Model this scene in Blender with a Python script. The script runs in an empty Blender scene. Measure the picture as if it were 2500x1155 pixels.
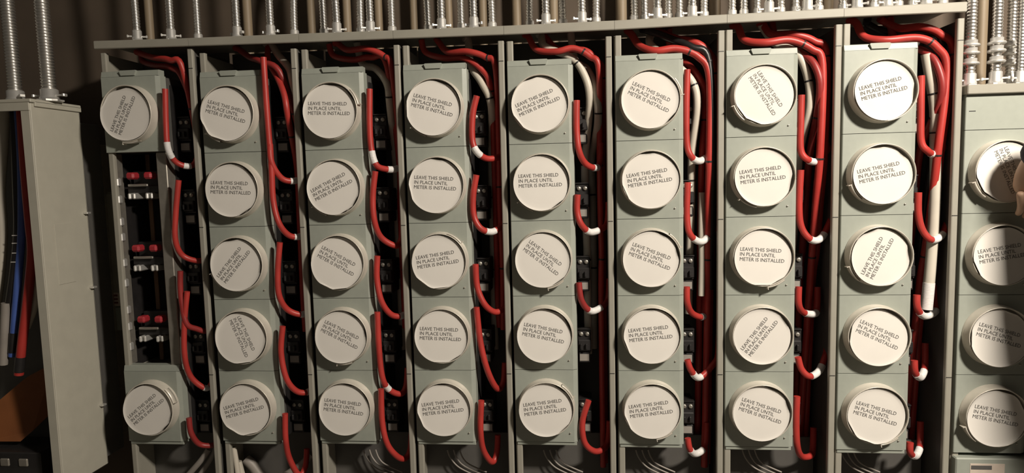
import bpy, bmesh, math, random
from mathutils import Vector, Matrix
random.seed(7)
S = bpy.context.scene
COL = S.collection
ZC = 1.35                      # height of the middle row of meters above the floor
# ------------------------------------------------------------------ camera
CX, CY, CZ = 0.0938, -1.8091, 0.2265
PITCH, YAW, ROLL, FPX = -0.08908, 0.10006, 0.02483, 1600.0
RM = Matrix.Rotation(YAW, 3, 'Z') @ Matrix.Rotation(PITCH, 3, 'X') @ Matrix.Rotation(ROLL, 3, 'Y')
cam = bpy.data.cameras.new('camera'); camo = bpy.data.objects.new('camera', cam); COL.objects.link(camo)
cam.sensor_width = 36.0; cam.lens = FPX / 2500 * 36.0; cam.clip_start = 0.02
ax, ay, az = RM.col[0], RM.col[1], RM.col[2]
m3 = Matrix((ax, az, -ay)).transposed()
camo.matrix_world = Matrix.Translation((CX, CY, CZ + ZC)) @ m3.to_4x4()
S.camera = camo
# ------------------------------------------------------------------ world, lamps, exposure
w = bpy.data.worlds.new('room_air'); S.world = w; w.use_nodes = True
w.node_tree.nodes['Background'].inputs[0].default_value = (1.0, 0.86, 0.68, 1)
w.node_tree.nodes['Background'].inputs[1].default_value = 0.042
def lamp(name, loc, target, energy, sx, sy, col):
    l = bpy.data.lights.new(name, 'AREA'); l.shape = 'RECTANGLE'; l.size = sx; l.size_y = sy; l.energy = energy; l.color = col
    o = bpy.data.objects.new(name, l); COL.objects.link(o); o.location = loc
    o.rotation_euler = (Vector(target) - Vector(loc)).to_track_quat('-Z', 'Y').to_euler()
    return o
lamp('ceiling_lamp', (1.62, -1.8, ZC + 1.5), (1.40, 0, ZC - 0.1), 106, 0.30, 0.2, (1.0, 0.90, 0.77))
S.view_settings.view_transform = 'Standard'; S.view_settings.look = 'None'
S.view_settings.exposure = 0.06; S.view_settings.gamma = 1.0; S.view_settings.use_curve_mapping = False

# ------------------------------------------------------------------ helpers
def at(px, py, d=0.0):
    """world point where a photo pixel's ray meets the upright plane y = d"""
    v = RM @ Vector(((px - 1250) / FPX, 1, -(py - 577.5) / FPX))
    t = (d - CY) / v.y
    return Vector((CX, CY, CZ + ZC)) + v * t

def mat(name, col, rough=0.5, metal=0.0, var=0.06, scale=30.0, bump=0.0, spec=0.5, stretch=None):
    m = bpy.data.materials.new(name); m.use_nodes = True
    nt = m.node_tree; b = nt.nodes['Principled BSDF']
    b.inputs['Roughness'].default_value = rough; b.inputs['Metallic'].default_value = metal
    b.inputs['Specular IOR Level'].default_value = spec
    tc = nt.nodes.new('ShaderNodeTexCoord'); n = nt.nodes.new('ShaderNodeTexNoise')
    n.inputs['Scale'].default_value = scale; n.inputs['Detail'].default_value = 5
    if stretch:
        mp = nt.nodes.new('ShaderNodeMapping'); mp.inputs['Scale'].default_value = stretch
        nt.links.new(tc.outputs['Object'], mp.inputs['Vector']); nt.links.new(mp.outputs['Vector'], n.inputs['Vector'])
    else:
        nt.links.new(tc.outputs['Object'], n.inputs['Vector'])
    r = nt.nodes.new('ShaderNodeValToRGB')
    lo = [max(0, c * (1 - var)) for c in col]; hi = [min(1, c * (1 + var)) for c in col]
    r.color_ramp.elements[0].color = (*lo, 1); r.color_ramp.elements[1].color = (*hi, 1)
    r.color_ramp.elements[0].position = 0.3; r.color_ramp.elements[1].position = 0.7
    nt.links.new(n.outputs['Fac'], r.inputs['Fac']); nt.links.new(r.outputs['Color'], b.inputs['Base Color'])
    if bump:
        bp = nt.nodes.new('ShaderNodeBump'); bp.inputs['Strength'].default_value = bump; bp.inputs['Distance'].default_value = 0.002
        nt.links.new(n.outputs['Fac'], bp.inputs['Height']); nt.links.new(bp.outputs['Normal'], b.inputs['Normal'])
    return m
M = dict(
    paint=mat('grey_green_enamel', (0.345, 0.37, 0.325), 0.42, 0, 0.03, 60, 0.04),
    cabinet=mat('beige_grey_enamel', (0.34, 0.325, 0.275), 0.5, 0, 0.04, 25, 0.04),
    oldbox=mat('pale_beige_enamel', (0.53, 0.51, 0.43), 0.5, 0, 0.04, 25, 0.04),
    inner_shade=mat('shaded_inner_enamel', (0.10, 0.095, 0.088), 0.6, 0, 0.08, 20),  # cabinet paint with the shade of the interiors put into its colour
    ring=mat('cream_ring', (0.66, 0.62, 0.54), 0.32, 0.15, 0.05, 40, 0.02),
    shield=mat('white_card', (0.76, 0.73, 0.68), 0.85, 0, 0.02, 15, 0.05, 0.15),
    ink=mat('black_ink', (0.11, 0.105, 0.10), 0.9, 0, 0.1, 60, 0, 0.1),
    red=mat('red_insulation', (0.45, 0.042, 0.034), 0.42, 0, 0.12, 18, 0.05),
    shadedred=mat('shaded_red_insulation', (0.30, 0.03, 0.028), 0.42, 0, 0.12, 18, 0.05),  # same red insulation, darkened in colour to stand for gutter shade
    white=mat('white_insulation', (0.62, 0.575, 0.49), 0.45, 0, 0.06, 14, 0.05),
    grey=mat('grey_insulation', (0.33, 0.30, 0.27), 0.5, 0, 0.1, 14),
    black=mat('black_insulation', (0.018, 0.016, 0.016), 0.35, 0, 0.2, 20),
    blue=mat('blue_insulation', (0.07, 0.13, 0.42), 0.4, 0, 0.1, 20),
    tape=mat('white_tape', (0.80, 0.78, 0.76), 0.5, 0, 0.12, 120, 0.2, 0.5, (1, 1, 4)),
    plastic=mat('black_plastic', (0.022, 0.02, 0.02), 0.45, 0, 0.2, 30),
    steel=mat('bright_steel', (0.80, 0.79, 0.76), 0.42, 0.7, 0.05, 80),
    flex=mat('galvanised_flex', (0.82, 0.80, 0.76), 0.34, 0.95, 0.05, 60),
    dull=mat('dull_metal', (0.45, 0.42, 0.37), 0.4, 0.7, 0.1, 50),
    copper=mat('brown_bus_bar', (0.20, 0.12, 0.075), 0.45, 0.5, 0.1, 20, 0, 0.5, (1, 1, .1)),
    redcap=mat('red_plastic', (0.40, 0.03, 0.04), 0.4, 0, 0.1, 30),
    wall=mat('brown_wall_paint', (0.10, 0.075, 0.054), 0.8, 0, 0.14, 5, 0.15),
    floor=mat('grey_concrete', (0.20, 0.18, 0.155), 0.85, 0, 0.15, 6, 0.2),
    tan=mat('tan_pipe', (0.27, 0.21, 0.14), 0.55, 0, 0.1, 8, 0.05, 0.5, (4, 4, .5)),
    cream=mat('cream_pipe', (0.66, 0.53, 0.42), 0.5, 0, 0.06, 8),
    card=mat('orange_brown_board', (0.25, 0.085, 0.025), 0.7, 0, 0.15, 9, 0.1),
    labelp=mat('paper_label', (0.62, 0.53, 0.45), 0.6, 0, 0.05, 40),
    labelr=mat('red_brown_print', (0.22, 0.07, 0.05), 0.6, 0, 0.1, 40),
    sleeve=mat('navy_cloth', (0.02, 0.02, 0.032), 0.85, 0, 0.3, 90, 0.3),
    skin=mat('skin', (0.55, 0.36, 0.25), 0.5, 0, 0.05, 30),
    denim=mat('dark_trouser_cloth', (0.03, 0.032, 0.04), 0.85, 0, 0.3, 90, 0.3),
    hair=mat('dark_hair', (0.02, 0.015, 0.012), 0.6, 0, 0.3, 90, 0.3),
)

class MB:
    def __init__(s): s.v = []; s.f = []; s.sm = []
    def add(s, vs, fs, smooth=False):
        o = len(s.v); s.v += [tuple(a) for a in vs]; s.f += [tuple(o + i for i in q) for q in fs]; s.sm += [smooth] * len(fs)
        return s
    def box(s, x0, x1, y0, y1, z0, z1, ch=0.0):
        if ch <= 0:
            return s.add([(x, y, z) for x in (x0, x1) for y in (y0, y1) for z in (z0, z1)],
                  [(0, 1, 3, 2), (4, 6, 7, 5), (0, 4, 5, 1), (2, 3, 7, 6), (0, 2, 6, 4), (1, 5, 7, 3)])
        bm = bmesh.new(); bmesh.ops.create_cube(bm, size=1)
        for q in bm.verts: q.co = Vector(((x0 + x1) / 2 + q.co.x * (x1 - x0), (y0 + y1) / 2 + q.co.y * (y1 - y0), (z0 + z1) / 2 + q.co.z * (z1 - z0)))
        bmesh.ops.bevel(bm, geom=list(bm.edges), offset=ch, segments=1, affect='EDGES', profile=0.5)
        bm.verts.index_update(); s.add([q.co[:] for q in bm.verts], [[q.index for q in f.verts] for f in bm.faces]); bm.free()
        return s
    def prism(s, poly, z0, z1, axis='z'):
        """poly of (a, b): extruded along z (a=x, b=y), x (a=y, b=z) or y (a=x, b=z)"""
        n = len(poly)
        def P(a, b, c): return {'z': (a, b, c), 'x': (c, a, b), 'y': (a, c, b)}[axis]
        return s.add([P(a, b, z0) for a, b in poly] + [P(a, b, z1) for a, b in poly],
              [tuple(range(n))[::-1], tuple(range(n, 2 * n))] + [(i, (i + 1) % n, n + (i + 1) % n, n + i) for i in range(n)])
    def tube(s, pts, r, n=10, caps=True, smooth=True):
        pts = [Vector(q) for q in pts]; N = len(pts)
        rs = r if isinstance(r, (list, tuple)) else [r] * N
        t0 = (pts[1] - pts[0]).normalized()
        u = t0.orthogonal().normalized(); vs = []
        for i, q in enumerate(pts):
            t = (pts[min(i + 1, N - 1)] - pts[max(i - 1, 0)])
            t = t.normalized() if t.length > 1e-9 else t0
            u = (u - t * u.dot(t)); u = u.normalized() if u.length > 1e-6 else t.orthogonal().normalized()
            b = t.cross(u)
            for k in range(n):
                a = 2 * math.pi * k / n; vs.append(q + (u * math.cos(a) + b * math.sin(a)) * rs[i])
        fs = [(i * n + k, i * n + (k + 1) % n, (i + 1) * n + (k + 1) % n, (i + 1) * n + k) for i in range(N - 1) for k in range(n)]
        s.add(vs, fs, smooth)
        if caps:
            s.add(vs[:n], [tuple(range(n))[::-1]]); s.add(vs[-n:], [tuple(range(n))])
        return s
    def lathe(s, prof, n=32, axis='y', a0=0.0, a1=2 * math.pi, smooth=True):
        """prof of (r, h) turned about the axis"""
        full = abs(a1 - a0 - 2 * math.pi) < 1e-6; K = n if full else n + 1
        vs = []
        for r, h in prof:
            for k in range(K):
                a = a0 + (a1 - a0) * k / n
                c, d = r * math.cos(a), r * math.sin(a)
                vs.append((c, h, d) if axis == 'y' else (c, d, h))
        fs = [(i * K + k, i * K + (k + 1) % K, (i + 1) * K + (k + 1) % K, (i + 1) * K + k) for i in range(len(prof) - 1) for k in range(n if full else n)]
        return s.add(vs, fs, smooth)
    def mesh(s, name, material):
        me = bpy.data.meshes.new(name); me.from_pydata(s.v, [], s.f)
        me.polygons.foreach_set('use_smooth', s.sm); me.materials.append(M[material]); me.update()
        bm = bmesh.new(); bm.from_mesh(me); bmesh.ops.recalc_face_normals(bm, faces=bm.faces); bm.to_mesh(me); bm.free()
        return me
    def build(s, name, material, parent=None): return put(name, s.mesh(name, material), parent)
def put(name, me, parent=None, loc=None):
    o = bpy.data.objects.new(name, me); COL.objects.link(o)
    if parent: o.parent = parent
    if loc is not None: o.location = loc
    return o
def tag(o, label, cat=None, group=None, kind=None):
    if label: o['label'] = label
    if cat: o['category'] = cat
    if group: o['group'] = group
    if kind: o['kind'] = kind
    return o
def empty(name, loc=(0, 0, 0)):
    o = bpy.data.objects.new(name, None); COL.objects.link(o); o.location = loc; o.empty_display_size = 0.05
    return o
def smooth_path(pts, sub=7):
    pts = [Vector(q) for q in pts]; out = []
    for i in range(len(pts) - 1):
        p0, p1, p2, p3 = pts[max(i - 1, 0)], pts[i], pts[i + 1], pts[min(i + 2, len(pts) - 1)]
        for k in range(sub):
            t = k / sub
            out.append(0.5 * ((2 * p1) + (p2 - p0) * t + (2 * p0 - 5 * p1 + 4 * p2 - p3) * t * t + (3 * p1 - p0 - 3 * p2 + p3) * t ** 3))
    return out + [pts[-1]]

# ------------------------------------------------------------------ setting
WALL_Y = 0.27
tag(MB().box(-4.5, 4.5, WALL_Y, WALL_Y + 0.12, 0, 3.3).build('wall_back', 'wall'), 'brown wall behind the meter stacks', kind='structure')
tag(MB().box(-4.5, 4.5, -4.0, WALL_Y, -0.1, 0).build('floor', 'floor'), 'grey concrete floor of the meter room', kind='structure')

# ------------------------------------------------------------------ meter stacks
P, W, RH = 0.29304, 0.18188, 0.2125
FIT = {1: (-0.0137, 0.993, 0.0018, 1.025), 2: (-0.0035, 1.008, -0.0016, 1.008), 3: (0.0036, 0.987, -0.0004, 1.001),
       4: (0.0022, 0.983, 0.0001, 0.997), 5: (-0.0006, 0.985, 0.0013, 0.993), 6: (-0.0013, 0.995, 0.0009, 0.997),
       7: (-0.0022, 1.017, 0.0006, 1.0), 8: (0.0017, 1.019, -0.0011, 1.005), 9: (0.0083, 1.0, -0.002, 1.009)}
ORD = {1: 'first', 2: 'second', 3: 'third', 4: 'fourth', 5: 'fifth', 6: 'sixth', 7: 'seventh', 8: 'eighth'}
ROWN = ['top', 'second', 'middle', 'fourth', 'bottom']
def stack_phrase(k): return 'short stack at the right edge' if k == 9 else ORD[k] + ' stack from the left'
def lw(k, x, z, y=0.0):
    dx, sx, dz, sz = FIT[k]
    return Vector(((k - 5) * P + dx + x * sx, y, ZC + dz + z * sz))
BND = [-1.2792, -0.9933, -0.6683, -0.4001, -0.0951, 0.1999, 0.4905, 0.7815, 1.0775]     # rail joints, left to right
RT = [0.648, 0.6432, 0.6408, 0.6374, 0.6352, 0.6352, 0.6371, 0.6384, 0.6399]            # rail top
RB = [0.625, 0.6206, 0.6164, 0.6144, 0.6115, 0.6109, 0.6142, 0.6158, 0.6147]            # rail bottom
ZB = -0.86                                                                              # foot of a stack
HW = W / 2
def cover_mesh():
    poly = [(-HW, .03), (-HW, .0015), (-HW + .0015, 0), (HW - .0135, 0), (HW - .0125, .0004), (HW - .0015, .0065), (HW, .03)]
    return MB().prism(poly, -RH / 2 + .0007, RH / 2 - .0007).mesh('meter_cover', 'paint')
COVER = cover_mesh()
RR, RHT = 0.0790, 0.0295
def ring_mesh():
    pr = [(RR + .0025, 0.0005), (RR + .0022, -.004), (RR, -.007), (RR - .0003, -RHT + .003), (RR - .0006, -RHT + .0006), (RR - .0018, -RHT - .0004),
          (RR - .003, -RHT + .0006), (RR - .0033, -RHT + .003), (RR - .0035, -.006), (RR - .02, -.004)]
    return MB().lathe(pr, 48).mesh('sealing_ring', 'ring')
RING = ring_mesh()
def clasp_mesh():
    m = MB(); a0, a1 = -0.02, 0.55
    m.lathe([(RR + .0006, -.010), (RR + .0042, -.010), (RR + .0042, -RHT + .002), (RR + .0006, -RHT + .002), (RR + .0006, -.010)], 10, 'y', a0, a1)
    m.box(RR - .002, RR + .009, -RHT + .002, -.010, -.0035, -.0015)
    return m.mesh('ring_clasp', 'ring')
CLASP = clasp_mesh()
def lip_mesh():       # stepped cap above the top cover
    poly = [(.03, .0), (.0, .0), (.0008, .003), (.0035, .0145), (.006, .016), (.03, .016)]
    return MB().prism([(y + .001, z) for y, z in poly], -HW + .001, HW - .004, 'x').mesh('top_lip', 'paint')
LIP = lip_mesh()
LATCH = MB().prism([(-.026, .0145), (-.021, .002), (.021, .002), (.026, .0145)], -.0035, .012, 'y').box(-.024, .024, -.0015, .012, .0145, .0165, .0004).mesh('latch', 'paint')
BLIP = MB().box(-HW + .003, HW - .006, .0035, .03, -.0105, -.0005, .0012).mesh('bottom_lip', 'paint')
SCREW = MB().lathe([(0, -.0065), (.0026, -.0065), (.0034, -.0055), (.0034, 0)], 10).mesh('cover_screw', 'dull')
def breaker_mesh():
    m = MB().box(.0915, .131, .075, .15, -.040, .028, .002).box(.0945, .128, .075, .15, -.072, -.042, .002)
    m.box(.0925, .129, .066, .08, -.034, -.002, .0025).box(.098, .104, .057, .07, -.028, -.012, .0015).box(.114, .120, .057, .07, -.028, -.012, .0015)
    m.box(.092, .130, .07, .085, .028, .031)
    return m.mesh('circuit_breaker', 'plastic')
BRK = breaker_mesh()
TERM = MB().lathe([(0, -.006), (.0052, -.006), (.006, -.005), (.006, .004)], 12).box(-.0008, .0008, -.0068, -.0055, -.0045, .0045).mesh('terminal_screw', 'dull')
def wall_mesh(side, z0, z1):
    if side > 0: return MB().box(.1945, .1965, .012, .2, z0, z1).mesh('side_wall', 'inner_shade')
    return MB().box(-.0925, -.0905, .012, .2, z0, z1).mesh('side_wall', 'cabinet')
def post_mesh(side, z0, z1):
    if side > 0: poly = [(.1795, .013), (.1795, .005), (.1805, .0025), (.1825, .0012), (.1935, .0012), (.1955, .0025), (.1965, .005), (.1965, .013)]
    else: poly = [(-.0905, .018), (-.0905, .0095), (-.0895, .0070), (-.0875, .006), (-.0765, .006), (-.0745, .007), (-.0735, .0095), (-.0735, .018)]
    return MB().prism(poly, z0, z1).mesh('corner_post', 'cabinet')

def make_stack(k):
    dx, sx, dz, sz = FIT[k]
    e = empty('meter_stack', ((k - 5) * P + dx, 0, ZC + dz)); e.scale = (sx, 1, sz)
    ztop = .6 if k < 9 else .395
    for side in (-1, 1):
        if k == 9 and side == 1: zz = ztop
        else: zz = ztop
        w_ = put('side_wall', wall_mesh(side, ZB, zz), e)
        if k == 1 and side < 0:
            MB().box(-.0903, -.0893, .03, .195, -1.5 * RH, 1.5 * RH).build('wall_shade_sheet', 'plastic', e)  # added black sheet: paints shade over the left wall of the open sockets
        put('corner_post', post_mesh(side, ZB, zz), e)
    MB().box(-.092, .2, .195, .2, ZB, ztop + (.03 if k < 9 else .015)).build('back_panel', 'inner_shade', e)
    # front seam marks: short slots on the posts
    for z in (.545, .10, -.33):
        if z < ztop: MB().box(.1815, .1945, .0006, .003, z, z + .0018).build('flange_slot', 'plastic', e)
    rows = [0, 1, 2, 3, 4] if 1 < k < 9 else ([0, 4] if k == 1 else [1, 2, 3, 4])
    for r in rows:
        zc = (2 - r) * RH
        c = put('meter_cover', COVER, e, (0, 0, zc))
        g = put('sealing_ring', RING, c)
        g.rotation_euler = (0, random.uniform(0, 6.28), 0)
        if (k, r) in CLASPS or random.random() < .4: put('ring_clasp', CLASP, c).rotation_euler = (0, -math.radians(CLASPS.get((k, r), random.choice((-100, -140, -80, 200)))), 0)
        if (k + r) % 2 == 0 or k > 4:
            put('cover_screw', SCREW, c, (.066, 0, -.079)).scale = (.6, .5, .6)
        if r == 0 or (k == 1 and r == 4):
            l = put('top_lip', LIP, c, (0, 0, RH / 2))
            if r == 0: put('latch', LATCH, c, (-.004, 0, RH / 2))
        if r == 4 and k < 9: put('bottom_lip', BLIP, c, (0, 0, -RH / 2))
    # body behind the covers
    if k == 1:
        MB().box(-HW + .004, HW - .004, .031, .195, 1.5 * RH + .002, 2.5 * RH - .002).build('meter_housing', 'inner_shade', e)
        MB().box(-HW + .004, HW - .004, .031, .195, -2.5 * RH + .002, -1.5 * RH - .002).build('meter_housing', 'inner_shade', e)
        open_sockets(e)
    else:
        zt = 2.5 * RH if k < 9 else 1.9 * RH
        MB().box(-HW + .004, HW - .004, .031, .195, -2.5 * RH + .002, zt - .002).build('meter_housing', 'inner_shade', e)
    # breakers in the wiring gutter
    for r in range(5 if k < 9 else 0):
        z = (2 - r) * RH - .035
        b = put('circuit_breaker', BRK, e, (0, 0, z))
        MB().box(.097, .124, .0735, .0752, -.066, -.046).build('rating_label', 'grey', b)
        for x in (.0995, .1175): put('terminal_screw', TERM, b, (x + .0025, .076, .0145))
    MB().box(.0885, .0905, .05, .19, -2.5 * RH, 2.4 * RH if k < 9 else 1.8 * RH).build('gutter_liner', 'plastic', e)
    # below the covers
    MB().box(-.0905, .1795, .11, .115, ZB, -2.5 * RH - .015).build('lower_panel', 'inner_shade', e)
    if k < 9:
        i = k - 1
        L0, L1 = BND[i] + .0004, BND[i + 1] - .0004
        me = MB()
        def zz(v): return v + ZC
        vs = []
        for X, t, b in ((L0, RT[i], RB[i]), (L1, RT[i + 1], RB[i + 1])):
            for (y, z) in ((-.010, b), (-.012, b + .002), (-.012, t - .002), (-.010, t), (.2, t), (.2, t - .004), (-.006, t - .004), (-.006, b)):
                v = Vector((X, y, z + ZC)) - e.location
                vs.append((v.x / sx, v.y, v.z / sz))
        n = 8
        me.add(vs, [tuple(range(n))[::-1], tuple(range(n, 2 * n))] + [(a, (a + 1) % n, n + (a + 1) % n, n + a) for a in range(n)])
        me.build('top_rail', 'cabinet', e)
    else:
        put('blank_cover', MB().prism([(-HW, .03), (-HW, .0015), (-HW + .0015, 0), (.195, 0), (.1965, .0015), (.1965, .03)], 1.5 * RH + .0008, 1.92 * RH - .0006).mesh('blank_cover', 'paint'), e)
        MB().box(-.094, .205, -.012, .2, 1.92 * RH, 1.92 * RH + .0235, .002).build('top_rail', 'cabinet', e)
        MB().box(.0925, .1965, .001, .03, -2.5 * RH, 1.5 * RH - .0008, .0012).build('gutter_cover', 'paint', e)
        MB().box(-HW + .001, .1965, -.012, .06, ZB, -2.5 * RH - .010, .003).build('lower_cover', 'paint', e)
        l = MB().box(-.054, .032, -.0128, -.0118, -2.5 * RH - .075, -2.5 * RH - .024).build('paper_label', 'labelp', e)
        MB().box(-.052, .0, -.0131, -.0127, -2.5 * RH - .040, -2.5 * RH - .029).build('label_print', 'ink', l)
        MB().box(-HW + .008, -HW + .024, -.0004, .001, 1.72 * RH, 1.73 * RH).build('cover_slot', 'plastic', e)
    tag(e, ('short grey-green meter stack cut off by the right edge, blank cover on top' if k == 9 else
            'grey-green meter stack at the left end with three uncovered meter sockets' if k == 1 else
            'open grey-green meter stack with five round meter openings, ' + ORD[k] + ' from the left'), 'meter stack', 'meter stacks side by side')
    return e

def open_sockets(e):
    # steel uprights of the opened part
    MB().box(HW - .036, HW - .004, .012, .16, -1.5 * RH + .014, 1.5 * RH - .002, .002).build('steel_upright', 'dull', e)
    m = MB().box(-HW + .002, -HW + .012, .02, .05, -1.5 * RH + .014, 1.5 * RH - .002, .001)
    m.build('steel_upright', 'dull', e)
    for z in (.235, .185, .12, .075, .0, -.06, -.14, -.19, -.25):
        MB().box(-HW + .002, -HW + .02, .012, .03, z - .012, z + .012, .003).build('cover_clip', 'steel', e)
    MB().box(-HW + .012, HW - .036, .16, .19, -1.5 * RH, 1.5 * RH).build('socket_backplate', 'plastic', e)
    for x in (-.048, -.012, .012):
        MB().box(x - .007, x + .007, .12, .128, -1.5 * RH, 1.5 * RH, .0015).build('bus_bar', 'copper', e)
    for zc in (RH, 0, -RH):
        b = MB().box(-.075, .050, .085, .12, zc - .03, zc + .055, .003).box(-.07, .045, .05, .09, zc - .012, zc + .012, .003).build('meter_socket', 'plastic', e)
        for x in (-.045, .011):
            MB().box(x - .013, x + .013, .028, .06, zc + .030, zc + .050, .005).build('jaw_cap', 'redcap', b)
            MB().box(x - .012, x - .003, .03, .09, zc - .028, zc - .010, .003).box(x + .0, x + .009, .034, .09, zc - .028, zc - .010, .003).build('socket_jaw', 'steel', b)
        MB().box(-.058, .005, .036, .042, zc + .009, zc + .016, .0015).build('jumper_bar', 'dull', b)
        for s in range(4):
            MB().box(.018, .046, .115, .119, zc - .06 - s * .012, zc - .054 - s * .012).build('vent_rib', 'inner_shade', b)

CLASPS = {(3, 0): 12, (6, 0): 8, (1, 4): 15, (6, 2): 22, (5, 4): 25, (7, 1): 225, (4, 2): 40}
for k in range(1, 10): make_stack(k)

# ------------------------------------------------------------------ white shields in the sealing rings
def text_mesh():
    cu = bpy.data.curves.new('lettering', 'FONT'); cu.body = 'LEAVE THIS SHIELD\nIN PLACE UNTIL\nMETER IS INSTALLED'
    cu.size = 0.0136; cu.space_line = 0.98; cu.align_x = 'LEFT'; cu.align_y = 'CENTER'; cu.resolution_u = 2
    o = bpy.data.objects.new('tmp', cu); COL.objects.link(o)
    me = bpy.data.meshes.new_from_object(o); bpy.data.objects.remove(o)
    xs = [v.co.x for v in me.vertices]; wd = max(xs) - min(xs); s = 0.117 / wd
    ys = [v.co.y for v in me.vertices]; yc = (max(ys) + min(ys)) / 2
    for v in me.vertices:
        v.co = Vector((-.060 + (v.co.x - min(xs)) * s, -0.0005, (v.co.y - yc) * 1.0 + .008))
    me.materials.clear(); me.materials.append(M['ink']); me.name = 'lettering'
    return me
TXT = text_mesh()
def shield_mesh(seed):
    rnd = random.Random(seed); n = 56; R0 = RR - .0042
    cut = [rnd.uniform(0, 6.28) for _ in range(2)]
    ph = rnd.uniform(0, 6.28)
    m = MB(); vs = []; rad = (0.0, .02, .04, .055, .066, .072, .0755)
    vs.append((0, 0, 0))
    for i, r in enumerate(rad[1:]):
        for k in range(n):
            a = 2 * math.pi * k / n; rr = min(r, R0)
            for c in cut:
                d = math.cos(a - c)
                if d > 0: rr = min(rr, (R0 - .0032) / d)
            if r < .0755: rr = min(rr, r)
            t = max(0, (r - .067) / .0085)
            y = -.0016 * t * t * (1 + .6 * math.sin(2 * a + ph)) if r > .067 else 0
            vs.append((rr * math.cos(a), y, rr * math.sin(a)))
    fs = [(0, 1 + k, 1 + (k + 1) % n) for k in range(n)]
    for i in range(len(rad) - 2):
        fs += [(1 + i * n + k, 1 + (i + 1) * n + k, 1 + (i + 1) * n + (k + 1) % n, 1 + i * n + (k + 1) % n) for k in range(n)]
    m.add(vs, fs, True)
    back = [(x, y + .0009, z) for x, y, z in vs]
    m.add(back, [tuple(q)[::-1] for q in fs], True)
    o = 1 + (len(rad) - 2) * n
    m.add(vs[o:] + back[o:], [(k, (k + 1) % n, n + (k + 1) % n, n + k) for k in range(n)])
    return m.mesh('meter_shield', 'shield')
SH = [shield_mesh(s) for s in range(6)]
ANG = {1: {0: 66, 4: 39}, 2: [-17, -3, 50, -66, 15], 3: [-2, 26, -29, -27, -7], 4: [-16, -4, 8, -3, 6], 5: [22, 1, -38, -12, 7],
       6: [-27, 8, -22, 5, 7], 7: [-58, 6, -4, 52, -19], 8: [13, 11, 62, -25, -17], 9: {1: -68, 2: 9, 3: -17, 4: -12}}
for k in range(1, 10):
    A = ANG[k]; A = A if isinstance(A, dict) else dict(enumerate(A))
    for r, th in A.items():
        rnd = random.Random(k * 10 + r)
        o = put('meter_shield', SH[rnd.randrange(6)])
        c = lw(k, -.0022, (2 - r) * RH - .0020, -.0262)
        tilt = Matrix.Rotation(math.radians(rnd.uniform(3.2, 6.4)), 4, Vector((-1, 0, rnd.uniform(.25, 1.2))).normalized())
        o.matrix_world = Matrix.Translation(c) @ tilt @ Matrix.Rotation(-math.radians(th), 4, 'Y')
        put('lettering', TXT, o)
        sl = ('level' if abs(th) < 5 else ('steeply ' if abs(th) > 40 else '') + ('rising' if th > 0 else 'falling'))
        row = ROWN[r]
        tag(o, f'white round shield, {sl} lettering, {row} row of the {stack_phrase(k)}', 'shield', 'white meter shields')

# ------------------------------------------------------------------ cables
def cable(name, pts, r, material, label, group, tapes=(), cat='cable', ties=()):
    path = smooth_path(pts)
    o = MB().tube(path, r, 10).build(name, material)
    tag(o, label, cat, group)
    for a in ties:
        i0 = int(a * (len(path) - 1)); q = path[i0]; t = (path[i0 + 1] - q).normalized() * .0022
        MB().tube([q - t, q + t], r + .0011, 12).build('cable_tie', 'plastic', o)
    for (a, b) in tapes:
        n = len(path); i0, i1 = int(a * (n - 1)), max(int(b * (n - 1)), int(a * (n - 1)) + 2)
        MB().tube(path[i0:i1 + 1], r + .0009, 12).build('marking_tape', 'tape', o)
    return o
HD = {1: -.014, 2: -.014, 3: -.010, 4: -.004, 5: .002, 6: .014, 7: .02, 8: .022}
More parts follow.
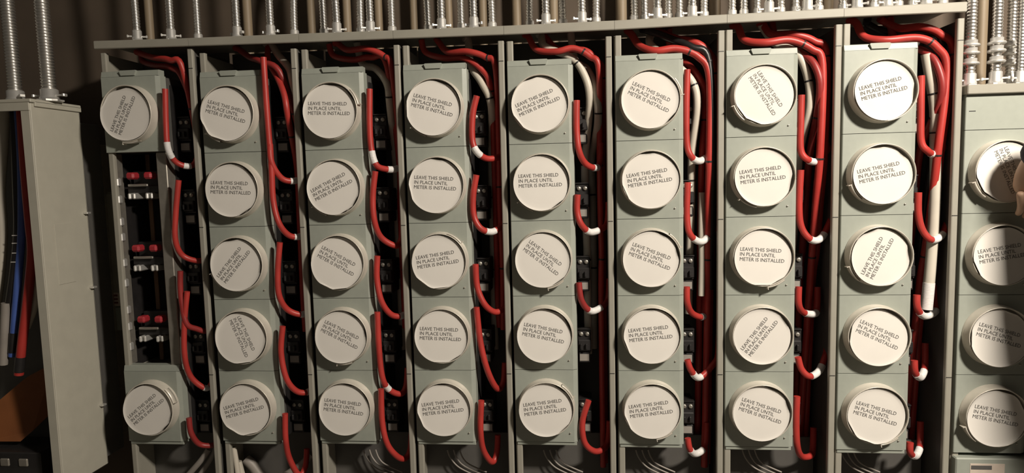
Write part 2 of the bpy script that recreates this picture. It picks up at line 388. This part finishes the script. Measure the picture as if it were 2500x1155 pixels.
# hooks: pixel polyline, tape ranges as a fraction of the length
HOOKS = {
 1: [([(403, 217), (405, 300), (410, 362), (430, 396), (462, 406)], [(.40, .62), (.85, .97)]),
     ([(436, 440), (429, 520), (428, 585), (446, 624), (487, 637)], []),
     ([(440, 662), (440, 700), (444, 740), (455, 790), (480, 803), (505, 808)], []),
     ([(457, 712), (450, 790), (451, 870), (466, 920), (502, 948)], [(.93, 1)]),
     ([(461, 1020), (467, 1058), (488, 1085), (524, 1086)], [])],
 2: [([(643, 140), (648, 220), (653, 290), (658, 352), (664, 400), (690, 437), (722, 441)], [(.9, 1)]),
     ([(659, 352), (663, 420), (667, 490), (681, 545), (706, 575), (733, 577)], [(.86, 1)]),
     ([(683, 592), (678, 660), (681, 720), (702, 756), (738, 768)], [(.9, 1)]),
     ([(690, 797), (686, 860), (699, 924), (724, 955), (752, 957)], [(.92, 1)]),
     ([(696, 1010), (697, 1070), (706, 1118), (730, 1160)], [])],
 3: [([(902, 217), (902, 300), (906, 362), (918, 402), (942, 413), (968, 412)], [(.42, .56), (.80, .99)]),
     ([(916, 418), (910, 480), (914, 540), (931, 580), (966, 600)], []),
     ([(921, 625), (920, 680), (931, 735), (955, 768), (982, 771)], [(.88, 1)]),
     ([(921, 762), (925, 850), (933, 920), (950, 951), (978, 962)], [(.60, .72)]),
     ([(930, 950), (933, 1030), (945, 1083), (968, 1113), (988, 1120)], [])],
 4: [([(1164, 234), (1154, 280), (1153, 340), (1164, 370), (1188, 387), (1216, 384)], [(.50, .68)]),
     ([(1163, 427), (1155, 480), (1157, 528), (1174, 558), (1202, 566), (1226, 550)], [(.66, .82)]),
     ([(1161, 645), (1165, 700), (1183, 743), (1209, 762), (1232, 752)], []),
     ([(1163, 750), (1172, 830), (1186, 892), (1203, 934), (1218, 950)], []),
     ([(1175, 978), (1173, 1050), (1180, 1098), (1201, 1128)], [])],
 5: [([(1408, 245), (1408, 320), (1414, 370), (1430, 400), (1455, 410)], [(.88, 1)]),
     ([(1410, 475), (1409, 516), (1419, 548), (1442, 567), (1474, 556)], [(.60, .85)]),
     ([(1413, 690), (1420, 735), (1444, 760), (1476, 744)], [(.55, .85)]),
     ([(1437, 978), (1422, 1030), (1427, 1080), (1452, 1102), (1476, 1094)], [])],
 6: [([(1678, 170), (1676, 260), (1677, 350), (1689, 384), (1710, 393), (1736, 374)], [(.62, .86)]),
     ([(1679, 445), (1677, 530), (1686, 574), (1714, 590), (1742, 560)], [(.56, .80)]),
     ([(1677, 700), (1678, 738), (1689, 764), (1714, 774)], [(.86, 1)]),
     ([(1678, 878), (1687, 904), (1708, 922), (1746, 884)], [(.42, .66)]),
     ([(1679, 1070), (1684, 1096), (1697, 1108), (1716, 1098)], [(.35, .9)])],
 7: [([(1957, 232), (1955, 300), (1955, 366), (1972, 390), (1996, 393), (2022, 362)], [(.60, .82)]),
     ([(1955, 415), (1951, 510), (1958, 558), (1982, 586), (2006, 580), (2027, 540)], [(.56, .82)]),
     ([(1950, 700), (1950, 742), (1962, 763), (1990, 766)], [(.68, 1)]),
     ([(1948, 872), (1957, 902), (1977, 919), (2000, 905), (2014, 872)], [(.5, .82)]),
     ([(1946, 968), (1944, 1020), (1946, 1085), (1957, 1114), (1980, 1112)], [])],
 8: [([(2249, 185), (2248, 280), (2249, 345), (2264, 368), (2284, 378), (2302, 360)], [(.66, .92)]),
     ([(2242, 470), (2242, 522), (2252, 562), (2275, 586), (2299, 574), (2313, 540)], [(.58, .80)]),
     ([(2238, 720), (2240, 752), (2256, 772), (2282, 762)], [(.45, 1)]),
     ([(2232, 880), (2234, 908), (2246, 922), (2256, 905)], [(.4, .9)]),
     ([(2222, 1080), (2222, 1104), (2234, 1114), (2244, 1098)], [(.45, .95)])],
}
HN = ['topmost', 'second', 'third', 'fourth', 'lowest']
for k, L in HOOKS.items():
    for i, (pl, tp) in enumerate(L):
        n = len(pl); d0 = HD[k]; pts = []
        for j, (x, y) in enumerate(pl):
            t = max(0, (j - (n - 3)) / 2)
            pts.append(at(x, y, d0 + .045 * t))
        e = pts[-1]
        pts.append(e + Vector((.012, .02, .018)))
        pts.append(e + Vector((.016, .03, .07)))
        dark = (k, i) in ((5, 2), (1, 2), (1, 4))
        f = n / (n + 2)
        cable('hooked_cable', pts, .0088 if k > 1 else .0082, 'shadedred' if dark else 'red',
              f'{HN[i] if not (k == 5 and i == 3) else "lowest"} red hooked cable beside the covers of the {stack_phrase(k)}', 'red hooked cables', [(a * f, b * f) for a, b in tp])
# supply cables that come down from the conduits and drop into the gutter
TOPC = {
 1: [('red', [(335, 128), (372, 140), (415, 147), (447, 172)], .150), ('shadedred', [(350, 150), (380, 160), (420, 166), (452, 205)], .165)],
 2: [('red', [(655, 150), (678, 190), (694, 232), (703, 285)], .145), ('shadedred', [(580, 118), (610, 140), (640, 152), (690, 190)], .165),
     ('white', [(660, 105), (680, 135), (706, 168), (718, 215)], .16)],
 3: [('red', [(822, 104), (848, 122), (896, 119), (938, 138), (957, 172)], .166), ('red', [(815, 136), (862, 146), (905, 140), (945, 162)], .152),
     ('white', [(885, 156), (918, 168), (945, 205), (952, 260)], .128)],
 4: [('red', [(1072, 104), (1094, 127), (1142, 126), (1186, 140), (1211, 172)], .166), ('red', [(1040, 128), (1085, 142), (1132, 142), (1176, 170), (1199, 222)], .148),
     ('white', [(1143, 100), (1150, 160), (1178, 205), (1200, 262)], .130)],
 5: [('red', [(1290, 90), (1311, 122), (1358, 126), (1400, 118), (1440, 138), (1463, 175)], .164), ('red', [(1330, 88), (1362, 120), (1424, 122), (1456, 148), (1475, 190)], .172),
     ('white', [(1405, 148), (1435, 172), (1456, 225), (1460, 300)], .142), ('white', [(1322, 84), (1324, 105), (1336, 117), (1390, 139), (1420, 170), (1440, 240)], .122)],
 6: [('red', [(1542, 84), (1562, 112), (1600, 124), (1652, 119), (1704, 138), (1732, 190)], .158), ('red', [(1608, 76), (1650, 94), (1698, 104), (1733, 132), (1748, 180)], .172),
     ('red', [(1640, 132), (1680, 158), (1708, 192), (1722, 240)], .148), ('black', [(1580, 74), (1640, 96), (1690, 116), (1730, 150)], .166), ('white', [(1587, 84), (1589, 110), (1640, 150), (1690, 200), (1702, 262)], .122)],
 7: [('red', [(1802, 66), (1818, 98), (1868, 104), (1928, 98), (1982, 120), (2008, 158)], .152), ('red', [(1862, 58), (1884, 84), (1940, 85), (1988, 101), (2018, 138)], .170),
     ('white', [(1868, 76), (1895, 108), (1945, 130), (1972, 190), (1976, 260)], .125), ('shadedred', [(1900, 110), (1956, 130), (1992, 165), (2002, 230)], .145)],
 8: [('red', [(2090, 56), (2110, 90), (2162, 98), (2242, 93), (2288, 116), (2312, 172)], .152), ('red', [(2158, 52), (2196, 69), (2250, 66), (2296, 84), (2328, 134)], .172),
     ('black', [(2120, 60), (2170, 80), (2250, 80), (2300, 110)], .162), ('shadedred', [(2190, 110), (2255, 124), (2290, 165), (2298, 240)], .140)],
}
CW = {'red': 'red', 'shadedred': 'shaded red', 'white': 'off-white', 'black': 'black'}
PW = ['foremost', 'second', 'third', 'fourth', 'fifth']
cnt = {}
for k, L in TOPC.items():
    for i, (c, pl, xl) in enumerate(L):
        dd = .03 + .022 * (i % 3) if k > 2 else .02 + .02 * i
        if c == 'white': dd = .055
        pts = [at(x, y, dd + .05 * max(0, 1 - j / 2)) for j, (x, y) in enumerate(pl)]
        pts.insert(0, Vector((pts[0].x - .012, .10, ZC + .632)))
        yv = (.085 if k < 6 else .030) + (.030 if k < 6 else .024) * (i % 3) + (.02 if c == 'white' else 0) + (.06 if c == 'shadedred' and k > 5 else 0)
        end = {'white': -.18 if k in (6, ) else -.30, 'black': -.1}.get(c, -.64 if k > 4 else -.22)
        for z in (.28, .15, 0, -.12, end):
            if z >= end: pts.append(lw(k, xl + (.006 if k > 5 and c != 'white' else 0) + random.uniform(-.002, .002), z, min(.175, yv + ((.05 if k < 7 else .11) * (.28 - z) / .6 if k > 5 else 0))))
        cnt[(k, c)] = cnt.get((k, c), 0) + 1
        q = {1: '', 2: 'second ', 3: 'third '}[cnt[(k, c)]]
        cable('supply_cable', pts, .0108 if c == 'white' else (.0100 if k > 5 else .0088), c, f'{q}{CW[c]} supply cable bending down inside the {stack_phrase(k)}', 'supply cables', ties=(.42, .66, .84) if (c == 'white' or i == 0) and k > 2 else (.5,))
# thick neutral cables in the gutters
NEUT = {8: ('white', [(2262, 132), (2272, 190), (2283, 262), (2284, 350), (2284, 440), (2279, 560), (2271, 660), (2262, 755)], .014, .05),
        6: ('white', [(1714, 470), (1713, 560), (1714, 640), (1712, 722)], .0095, .06)}
for k, (c, pl, r, d) in NEUT.items():
    cable('neutral_cable', [at(x, y, d) for x, y in pl], r, c, f'thick off-white neutral cable hanging in the {stack_phrase(k)}', 'neutral cables', [(.9, 1)] if k == 8 else [], ties=(.24, .40) if k == 8 else (.5,))
# cables at the foot of the stacks
ft = [([(570, 1092), (575, 1120), (582, 1165)], .0085, 'white', 'thin white stub of a cable standing up under the second meter stack from the left', .03),
      ([(580, 1128), (590, 1165), (600, 1200)], .0125, 'white', 'thick white cable sleeve under the second meter stack from the left', .05),
      ([(510, 1096), (490, 1125), (455, 1165)], .009, 'grey', 'upper grey cable slanting under the first meter stack from the left', .05),
      ([(528, 1092), (512, 1125), (480, 1170)], .008, 'grey', 'lower grey cable slanting under the first meter stack from the left', .06),
      ([(762, 1108), (735, 1135), (690, 1165)], .011, 'grey', 'grey cable slanting behind the red hook under the second meter stack', .07),
      ([(600, 1120), (620, 1140), (640, 1170)], .016, 'grey', 'thick brownish grey cable behind the white stub', .09)]
for pl, r, c, lab, d in ft:
    cable('loose_cable', [at(x, y, d) for x, y in pl], r, c, lab, 'cables at the foot of the stacks')
for k, x0 in ((3, 905), (4, 1110), (5, 1345), (6, 1570), (7, 1830), (8, 2070)):
    for j in range(3):
        dx = j * 15
        cable('ground_wire', [at(x0 - 18 + dx, 1098, .08), at(x0 - 10 + dx, 1118, .078), at(x0 + 12 + dx * .8, 1142 - j * 4, .074), at(x0 + 60 + dx * .6, 1165 - j * 6, .07)], .0022, 'grey',
              f'{["leftmost", "middle", "rightmost"][j]} thin dark wire curving under the {stack_phrase(k)}', 'thin wires under the stacks')

# ------------------------------------------------------------------ flexible conduits
def flex_mesh(r, h, bend=0.0, pitch=.0084, n=16):
    N = int(h / pitch) * 4; pts = []; rs = []
    for i in range(N + 1):
        z = h * i / N; t = z / h
        pts.append((bend * t * t, bend * .3 * t * t, z)); rs.append(r * (1.0, .95, .80, .95)[i % 4])
    return MB().tube(pts, rs, n).mesh('flex_hose', 'flex')
def connector_mesh(r):
    m = MB().lathe([(r * .8, 0), (r * 1.5, 0), (r * 1.5, .004), (r * 1.32, .0045), (r * 1.3, .013), (r * 1.18, .015), (r * 1.18, .034), (r * 1.05, .036), (r * .8, .036)], 20, 'z')
    return m.mesh('connector', 'steel')
def locknut_mesh(r):
    m = MB(); pr = []
    for i in range(16):
        a = 2 * math.pi * i / 16; q = r * (1.85 if i % 2 else 1.6); pr.append((q * math.cos(a), q * math.sin(a)))
    return m.prism(pr, .001, .006).mesh('locknut', 'steel')
def clamp_mesh(r):
    return MB().box(-r * 2.3, r * 2.3, -r * .25, r * .25, .016, .021, .001).box(-r * 2.5, -r * 2.1, -r * .4, r * .4, .0145, .0225, .001).box(r * 2.1, r * 2.5, -r * .4, r * .4, .0145, .0225, .001).mesh('clamp_screw', 'steel')
FX = [flex_mesh(.0108, .62, b) for b in (-.10, .0, .09, -.03)]
CN, LN, CL = connector_mesh(.0108), locknut_mesh(.0108), clamp_mesh(.0108)
def rail_z(X):
    for i in range(8):
        if X <= BND[i + 1] or i == 7:
            t = (X - BND[i]) / (BND[i + 1] - BND[i]); return RT[i] + (RT[i + 1] - RT[i]) * t
def conduit(loc, label, group, v=None, s=1.0):
    e = empty('flexible_conduit', loc); e.scale = (s, s, 1)
    e.rotation_euler = (0, 0, random.uniform(-.5, .5))
    h = put('flex_hose', FX[random.randrange(4) if v is None else v], e, (0, 0, .03))
    put('connector', CN, e); put('locknut', LN, e); put('clamp_screw', CL, e)
    return tag(e, label, 'conduit', group)
BASES = [(333, 1), (416, 1), (482, 0), (578, 1), (660, 1), (718, 0), (790, 0), (822, 1), (880, 0), (904, 1), (957, 0), (1045, 0), (1078, 1), (1126, 0), (1157, 1), (1202, 0),
         (1293, 0), (1333, 1), (1374, 0), (1421, 1), (1456, 0), (1549, 0), (1574, 0), (1605, 1), (1632, 0), (1659, 0), (1690, 1), (1719, 0), (1787, 0), (1816, 0), (1848, 0), (1877, 1), (1906, 0),
         (1942, 0), (1971, 1), (1998, 0), (2057, 0), (2092, 1), (2133, 0), (2165, 1), (2192, 0), (2226, 0), (2260, 1), (2300, 0)]
per = {}
lst = []
for px, front in BASES:
    d = .035 if front else .105
    X = at(px, 60, d).x
    kk = max(1, min(8, sum(1 for b in BND[1:] if X > b) + 1))
    lst.append((px, front, X, d, kk)); per[kk] = per.get(kk, 0) + 1
seen = {}
NUM = ['first', 'second', 'third', 'fourth', 'fifth', 'sixth', 'seventh', 'eighth', 'ninth']
for px, front, X, d, kk in lst:
    seen[kk] = seen.get(kk, 0) + 1
    conduit((X, d, ZC + rail_z(X)), f'{NUM[seen[kk] - 1]} ribbed metal conduit from the left on top of the {stack_phrase(kk)}', 'flexible conduits on the meter stacks')
# conduits on the short stack at the right
Z9 = lw(9, 0, 1.92 * RH + .0235).z
for i, (px, d) in enumerate(((2369, .05), (2432, .03), (2468, .09))):
    X = at(px, 150, d).x
    c = conduit((X, d, Z9), f'{["leftmost", "middle", "rightmost"][i]} ribbed metal conduit rising from the short meter stack', 'flexible conduits on the short stack', 1, 1.15)
    for j, z in enumerate((.058, .085, .105)):
        MB().lathe([(.009, z), (.017, z), (.0185, z + .003), (.017, z + .006), (.013, z + .008), (.013, z + .016), (.009, z + .016)], 16, 'z').build('coupling', 'steel', c)
for i, (px, d) in enumerate(((2492, .04),)):
    X = at(px, 150, d).x
    conduit((X, d, Z9), 'short metal connector and conduit at the far right behind the cream pipe', 'flexible conduits on the short stack', 1, 1.0)

# ------------------------------------------------------------------ pipes on the wall behind
for i, (px, wpx, c) in enumerate(((365, 20, 'tan'), (605, 22, 'tan'), (761, 20, 'tan'), (848, 20, 'tan'), (925, 20, 'tan'), (1011, 18, 'tan'), (1096, 20, 'tan'), (1180, 20, 'tan'), (1262, 22, 'tan'),
                                  (1352, 22, 'tan'), (1517, 26, 'tan'), (1745, 26, 'tan'), (2020, 24, 'tan'), (2396, 24, 'tan'), (2492, 44, 'cream'))):
    d = .232 if c == 'tan' else .16
    X = at(px, 60, d).x; r = wpx / 1600 * 2.05 / 2
    o = empty('wall_pipe', (X, d, ZC + .30))
    MB().tube([(0, 0, z) for z in (0, .3, .6, 1.2, 1.6)], r, 14).build('pipe', c, o)
    MB().lathe([(r, .56), (r + .003, .56), (r + .003, .575), (r, .575)], 14, 'z').box(-r - .012, r + .012, .0, .038 if c == 'tan' else .11, .562, .573).build('pipe_strap', 'dull', o)
    tag(o, 'wide cream pipe at the right edge above the short meter stack' if c == 'cream' else f'{NUM[i] if i < 9 else ["tenth", "eleventh", "twelfth", "thirteenth", "fourteenth"][i - 9]} tan pipe from the left on the wall behind the conduits', 'pipe', 'pipes on the wall')

# ------------------------------------------------------------------ cabinet at the left
CYF, CYB = -0.12, 0.06
CXR = at(74, 255, CYF).x
zt, zb = at(72, 250, CYF).z, at(258, 1132, CYB).z
xl = CXR - .62
e = empty('open_cabinet', (CXR - .3, CYB, zb)); E0 = Vector(e.location)
def cab(x0, x1, y0, y1, z0, z1, name, material, ch=.002):
    return MB().box(x0 - E0.x, x1 - E0.x, y0 - E0.y, y1 - E0.y, z0 - E0.z, z1 - E0.z, ch).build(name, material, e)
cab(CXR - .004, CXR, CYF, CYB, zb, zt, 'side_wall', 'oldbox')
cab(xl, xl + .004, CYF, CYB, zb, zt, 'side_wall', 'oldbox')
cab(xl, CXR, CYB - .006, CYB - .001, zb, zt, 'back_panel', 'inner_shade')
cab(xl, CXR, CYF, CYB, zb, zb + .005, 'bottom_panel', 'oldbox')
cab(CXR - .030, CXR - .003, CYF - .002, CYF + .002, zb, zt, 'front_flange', 'oldbox', .001)
cab(xl, CXR - .002, CYF - .004, CYF + .002, zt - .022, zt + .004, 'front_flange', 'oldbox', .001)
cab(xl - .004, CXR + .006, CYF - .006, CYB, zt, zt + .010, 'top_cap', 'oldbox')
cab(CXR - .002, CXR + .006, CYF + .01, CYB, zt - .010, zt + .004, 'cap_lip', 'oldbox', .001)
cab(CXR - .001, CXR + .0015, CYF + .045, CYF + .11, at(155, 690, -.03).z, at(155, 545, -.03).z, 'knockout_plate', 'oldbox', .0006)
for z in (at(195, 520, CYB).z, at(200, 700, CYB).z, at(225, 985, CYB).z):
    s = cab(CXR, CXR + .014, CYB - .02, CYB - .004, z - .003, z + .003, 'mounting_bolt', 'steel', .001)
cab(CXR - .10, CXR - .006, CYB, CYB + .085, zb + .02, zt - .04, 'rear_box', 'inner_shade', .002)
cab(CXR - .08, CXR - .03, CYB + .085, WALL_Y - .001, zb + .05, zt - .10, 'mounting_strut', 'dull', .002)
tag(e, 'tall open beige-grey cabinet at the left edge with cables hanging inside', 'cabinet')
for i, (px, s) in enumerate(((38, 1.45), (121, 1.5))):
    d = -.04
    X = at(px, 235, d).x
    conduit((X, d, zt + .010), f'{["leftmost", "right-hand"][i]} thick ribbed conduit standing on the open cabinet at the left', 'flexible conduits on the left cabinet', 1, s * 1.2)
# cables inside it
LC = [([(12, 268), (6, 370), (0, 470), (5, 560), (0, 660), (-15, 780)], .014, 'white', 'white cable at the left edge inside the open cabinet', -.02),
      ([(34, 262), (38, 340), (42, 440), (45, 560), (36, 660), (22, 760), (8, 890)], .0125, 'black', 'black cable with white print inside the open cabinet', -.05),
      ([(44, 266), (52, 400), (53, 560), (46, 660), (38, 760), (30, 870)], .0105, 'blue', 'blue cable inside the open cabinet', -.055),
      ([(52, 268), (60, 400), (72, 540), (78, 620), (66, 740), (55, 830), (46, 915)], .0125, 'red', 'red cable bowing outward inside the open cabinet', -.07),
      ([(58, 270), (66, 420), (78, 610), (89, 690), (84, 750), (66, 800)], .009, 'white', 'short off-white cable bowed beside the red one in the open cabinet', -.05),
      ([(14, 740), (12, 800), (8, 890)], .012, 'grey', 'beige grey cable stub low in the open cabinet', -.06)]
for pl, r, c, lab, d in LC:
    o = cable('cabinet_cable', [at(x, y, d) for x, y in pl], r, c, lab, 'cables in the left cabinet')
    if c == 'black':
        for (x, y) in ((36, 575), (36, 594), (36, 618), (33, 640)):
            q = at(x, y, d - .0135); MB().box(q.x - .009, q.x + .009, q.y - .0005, q.y + .001, q.z - .0012, q.z + .0012).build('cable_print', 'tape', o)
    if c in ('red', 'blue'):
        path = smooth_path([at(x, y, d) for x, y in pl]); MB().tube(path[-5:-1], r + .001, 12).build('end_tape', 'plastic', o)
# orange-brown board leaning in the bottom of the cabinet
q = [at(-40, 1010, -.01), at(60, 925, .02), at(128, 890, .035), at(134, 1000, .03), at(80, 1052, -.01), at(50, 1078, -.03), at(-40, 1078, -.03)]
m = MB(); n = len(q); m.add([v for v in q] + [v + Vector((0, .012, .004)) for v in q], [tuple(range(n)), tuple(range(n, 2 * n))[::-1]] + [(i, (i + 1) % n, n + (i + 1) % n, n + i) for i in range(n)])
tag(m.build('leaning_board', 'card'), 'orange-brown board leaning in the bottom of the open cabinet', 'board')
# terminal block at the bottom of the cabinet
c0 = at(30, 1118, -.04); e = empty('terminal_block', c0)
MB().box(-.09, .12, -.03, .09, -.05, .03, .003).build('block', 'plastic', e)
for i in range(3): MB().box(-.07 + i * .06, -.04 + i * .06, -.034, -.02, -.012, .012, .003).build('terminal', 'dull', e)
tag(e, 'black terminal block low in the open cabinet', 'terminal block')
# wall enclosure between the cabinet and the first stack
dB = .19
a, b = at(212, 470, dB), at(300, 806, dB)
e = empty('wall_enclosure', ((a.x + b.x) / 2, WALL_Y, b.z)); E0 = Vector(e.location)
def enc(x0, x1, y0, y1, z0, z1, name, material, ch=.002, par=None):
    return MB().box(x0 - E0.x, x1 - E0.x, y0 - E0.y, y1 - E0.y, z0 - E0.z, z1 - E0.z, ch).build(name, material, par or e)
zs = at(230, 748, dB).z
enc(a.x, b.x + .02, dB, WALL_Y - .001, b.z, a.z, 'body', 'cabinet')
enc(a.x + .004, b.x + .02, dB - .006, dB, zs, a.z - .006, 'door', 'cabinet')
enc(a.x + .004, b.x + .02, dB - .004, dB, b.z, zs - .002, 'lower_cover', 'paint')
l0, l1 = at(228, 714, dB), at(296, 746, dB)
lb = enc(l0.x, l1.x, dB - .008, dB - .005, l1.z, l0.z, 'warning_label', 'labelp', .0004)
for i in range(3):
    zz = l1.z + (l0.z - l1.z) * (.18 + .27 * i)
    enc(l0.x + .022, l1.x - .004, dB - .0086, dB - .0078, zz, zz + .006, 'label_print', 'labelr', 0, lb)
tag(e, 'dark grey wall enclosure with a label between the open cabinet and the first stack', 'enclosure')

# ------------------------------------------------------------------ person working just outside the right edge
def skinned(name, V, Edg, Rad, root, material, parent=None, sub=2):
    bm = bmesh.new(); ly = bm.verts.layers.skin.verify(); vs = [bm.verts.new(v) for v in V]; bm.verts.ensure_lookup_table()
    for a, b in Edg: bm.edges.new((vs[a], vs[b]))
    for v, r in zip(vs, Rad):
        v[ly].radius = r if isinstance(r, tuple) else (r, r)
    vs[root][ly].use_root = True
    me = bpy.data.meshes.new(name); bm.to_mesh(me); bm.free()
    tmp = bpy.data.objects.new('tmp', me); COL.objects.link(tmp)
    sk = tmp.modifiers.new('skin', 'SKIN'); sk.use_smooth_shade = True
    ss = tmp.modifiers.new('sub', 'SUBSURF'); ss.levels = sub; ss.render_levels = sub
    dg = bpy.context.evaluated_depsgraph_get(); dg.update()
    out = bpy.data.meshes.new_from_object(tmp.evaluated_get(dg)); out.name = name
    out.materials.clear(); out.materials.append(M[material])
    for p in out.polygons: p.use_smooth = True
    bpy.data.objects.remove(tmp)
    return put(name, out, parent)
wr = at(2521, 398, -.10); el = wr + Vector((.075, -.150, .135)); shl = Vector((1.335, -.46, 1.43)); shr = Vector((1.69, -.44, 1.42))
kn = wr + Vector((.018, .028, -.082))
BV = [(1.51, -.44, .93), (1.51, -.445, 1.10), (1.51, -.45, 1.27), (1.51, -.45, 1.40), (1.51, -.45, 1.49), (1.51, -.44, 1.555), (1.51, -.43, 1.64), (1.51, -.43, 1.715), (1.51, -.432, 1.745),
      shl, (shl + el) / 2, el, (el + wr) / 2, wr, wr + Vector((.006, .012, -.035)), kn,
      shr, (1.74, -.42, 1.27), (1.755, -.40, 1.14), (1.75, -.33, 1.02), (1.745, -.28, .91), (1.742, -.265, .86), (1.74, -.255, .82),
      (1.45, -.44, .86), (1.41, -.425, .68), (1.41, -.43, .50), (1.41, -.45, .30), (1.41, -.46, .09), (1.41, -.38, .04), (1.41, -.29, .03),
      (1.57, -.44, .86), (1.62, -.425, .68), (1.62, -.43, .50), (1.62, -.45, .30), (1.62, -.46, .09), (1.625, -.38, .04), (1.63, -.29, .03)]
BE = [(0, 1), (1, 2), (2, 3), (3, 4), (4, 5), (5, 6), (6, 7), (7, 8), (3, 9), (9, 10), (10, 11), (11, 12), (12, 13), (13, 14), (14, 15),
      (3, 16), (16, 17), (17, 18), (18, 19), (19, 20), (20, 21), (21, 22), (0, 23), (23, 24), (24, 25), (25, 26), (26, 27), (27, 28), (28, 29),
      (0, 30), (30, 31), (31, 32), (32, 33), (33, 34), (34, 35), (35, 36)]
BR = [(.115, .085), (.12, .085), (.145, .10), (.13, .09), .058, .062, (.078, .092), (.072, .086), (.04, .05),
      .062, .050, .043, .038, .029, (.040, .020), (.042, .017),
      .062, .050, .043, .038, .028, (.040, .020), (.042, .017),
      .050, .066, .056, .048, .038, .042, .034, .050, .066, .056, .052, .040, .042, .034]
pe = skinned('person', BV, BE, BR, 0, 'skin')
tag(pe, 'person in dark navy sleeves reaching in at the right edge beside the short stack', 'person')
def hand(base, across, down, fwd, flip):
    V, E_, R_ = [], [], []
    for i, (o, L) in enumerate(((-.030, .062), (-.010, .072), (.011, .068), (.030, .054))):
        n = len(V); p = base + across * o
        V += [p - down * .015, p + down * L * .42 + fwd * .004, p + down * L * .75 + fwd * .014, p + down * L + fwd * .028]
        E_ = [(n, n + 1), (n + 1, n + 2), (n + 2, n + 3)]
        skinned('finger', V[n:], [(0, 1), (1, 2), (2, 3)], [.0098, .0092, .0085, .0070], 0, 'skin', pe, 2)
    p = base - down * .065 + across * (-.030 * flip)
    skinned('thumb', [p, p + across * (-.022 * flip) + down * .024 + fwd * .010, p + across * (-.028 * flip) + down * .050 + fwd * .022, p + across * (-.024 * flip) + down * .070 + fwd * .030], [(0, 1), (1, 2), (2, 3)], [.0125, .0115, .0100, .0080], 0, 'skin', pe, 2)
hand(kn, Vector((.95, .3, 0)).normalized(), Vector((.36, .32, -.86)).normalized(), Vector((0, 1, .3)).normalized(), -1)
hand(Vector(BV[22]), Vector((.3, .95, 0)).normalized(), Vector((0, .12, -.99)).normalized(), Vector((-1, .2, 0)).normalized(), 1)
# clothes follow the body
jv = [0, 1, 2, 3, 4, 9, 10, 11, 12, 16, 17, 18, 19]
cuf = wr + (wr - el) * .06
JV = [Vector((1.51, -.44, .90))] + [Vector(BV[i]) for i in jv[1:]] + [cuf, Vector(BV[19]).lerp(Vector(BV[20]), .8)]
JE = [(0, 1), (1, 2), (2, 3), (3, 4), (3, 5), (5, 6), (6, 7), (7, 8), (8, 13), (3, 9), (9, 10), (10, 11), (11, 12), (12, 14)]
JR = [(.185, .135), (.172, .124), (.172, .122), (.146, .105), .066, .074, .062, .055, .049, .074, .062, .055, .052, .052, .039]
skinned('jacket', JV, JE, JR, 0, 'sleeve', pe)
TV = [Vector((1.51, -.445, 1.06)), Vector((1.51, -.442, .95))] + [Vector(BV[i]) for i in (24, 25, 26, 27, 31, 32, 33, 34)]
skinned('trousers', TV, [(0, 1), (1, 2), (2, 3), (3, 4), (4, 5), (1, 6), (6, 7), (7, 8), (8, 9)], [(.160, .112), (.165, .118), .090, .074, .066, .058, .090, .074, .066, .058], 0, 'denim', pe)
for i in (27, 34):
    b0 = Vector(BV[i]); skinned('shoe', [b0 + Vector((0, -.02, -.035)), b0 + Vector((0, .06, -.040)), b0 + Vector((0, .15, -.046)), b0 + Vector((0, .20, -.050))], [(0, 1), (1, 2), (2, 3)], [(.050, .048), (.050, .046), (.048, .040), (.036, .032)], 0, 'black', pe)
hm = MB()
NA, NB = 20, 12; hv = []
for i in range(NB + 1):
    b = math.pi * i / NB
    for k in range(NA):
        a = 2 * math.pi * k / NA; hv.append((1.51 + .071 * math.sin(b) * math.cos(a), -.44 + .086 * math.sin(b) * math.sin(a), 1.672 + .096 * math.cos(b)))
hf = []
for i in range(NB):
    for k in range(NA):
        q = (i * NA + k, i * NA + (k + 1) % NA, (i + 1) * NA + (k + 1) % NA, (i + 1) * NA + k)
        c = sum((Vector(hv[t]) for t in q), Vector()) / 4 - Vector((1.51, -.44, 1.672))
        if c.z < -.062 or (c.y > .02 and c.z < .045): continue
        hf.append(q)
hm.add(hv, hf, True).build('hair', 'hair', pe)
skinned('nose', [(1.51, -.345, 1.665), (1.51, -.330, 1.640), (1.51, -.325, 1.625)], [(0, 1), (1, 2)], [.008, .011, .013], 0, 'skin', pe)
for sx in (-1, 1):
    MB().lathe([(.001, .0), (.011, .001), (.012, .005), (.008, .010)], 12).build('eye', 'tape', pe).location = (1.51 + sx * .030, -.357, 1.655)
    skinned('ear', [(1.51 + sx * .078, -.44, 1.665), (1.51 + sx * .085, -.448, 1.645), (1.51 + sx * .080, -.438, 1.615)], [(0, 1), (1, 2)], [(.008, .014), (.008, .016), (.006, .010)], 0, 'skin', pe, 1)
MB().box(1.488, 1.532, -.352, -.345, 1.585, 1.592, .002).build('mouth', 'redcap', pe)
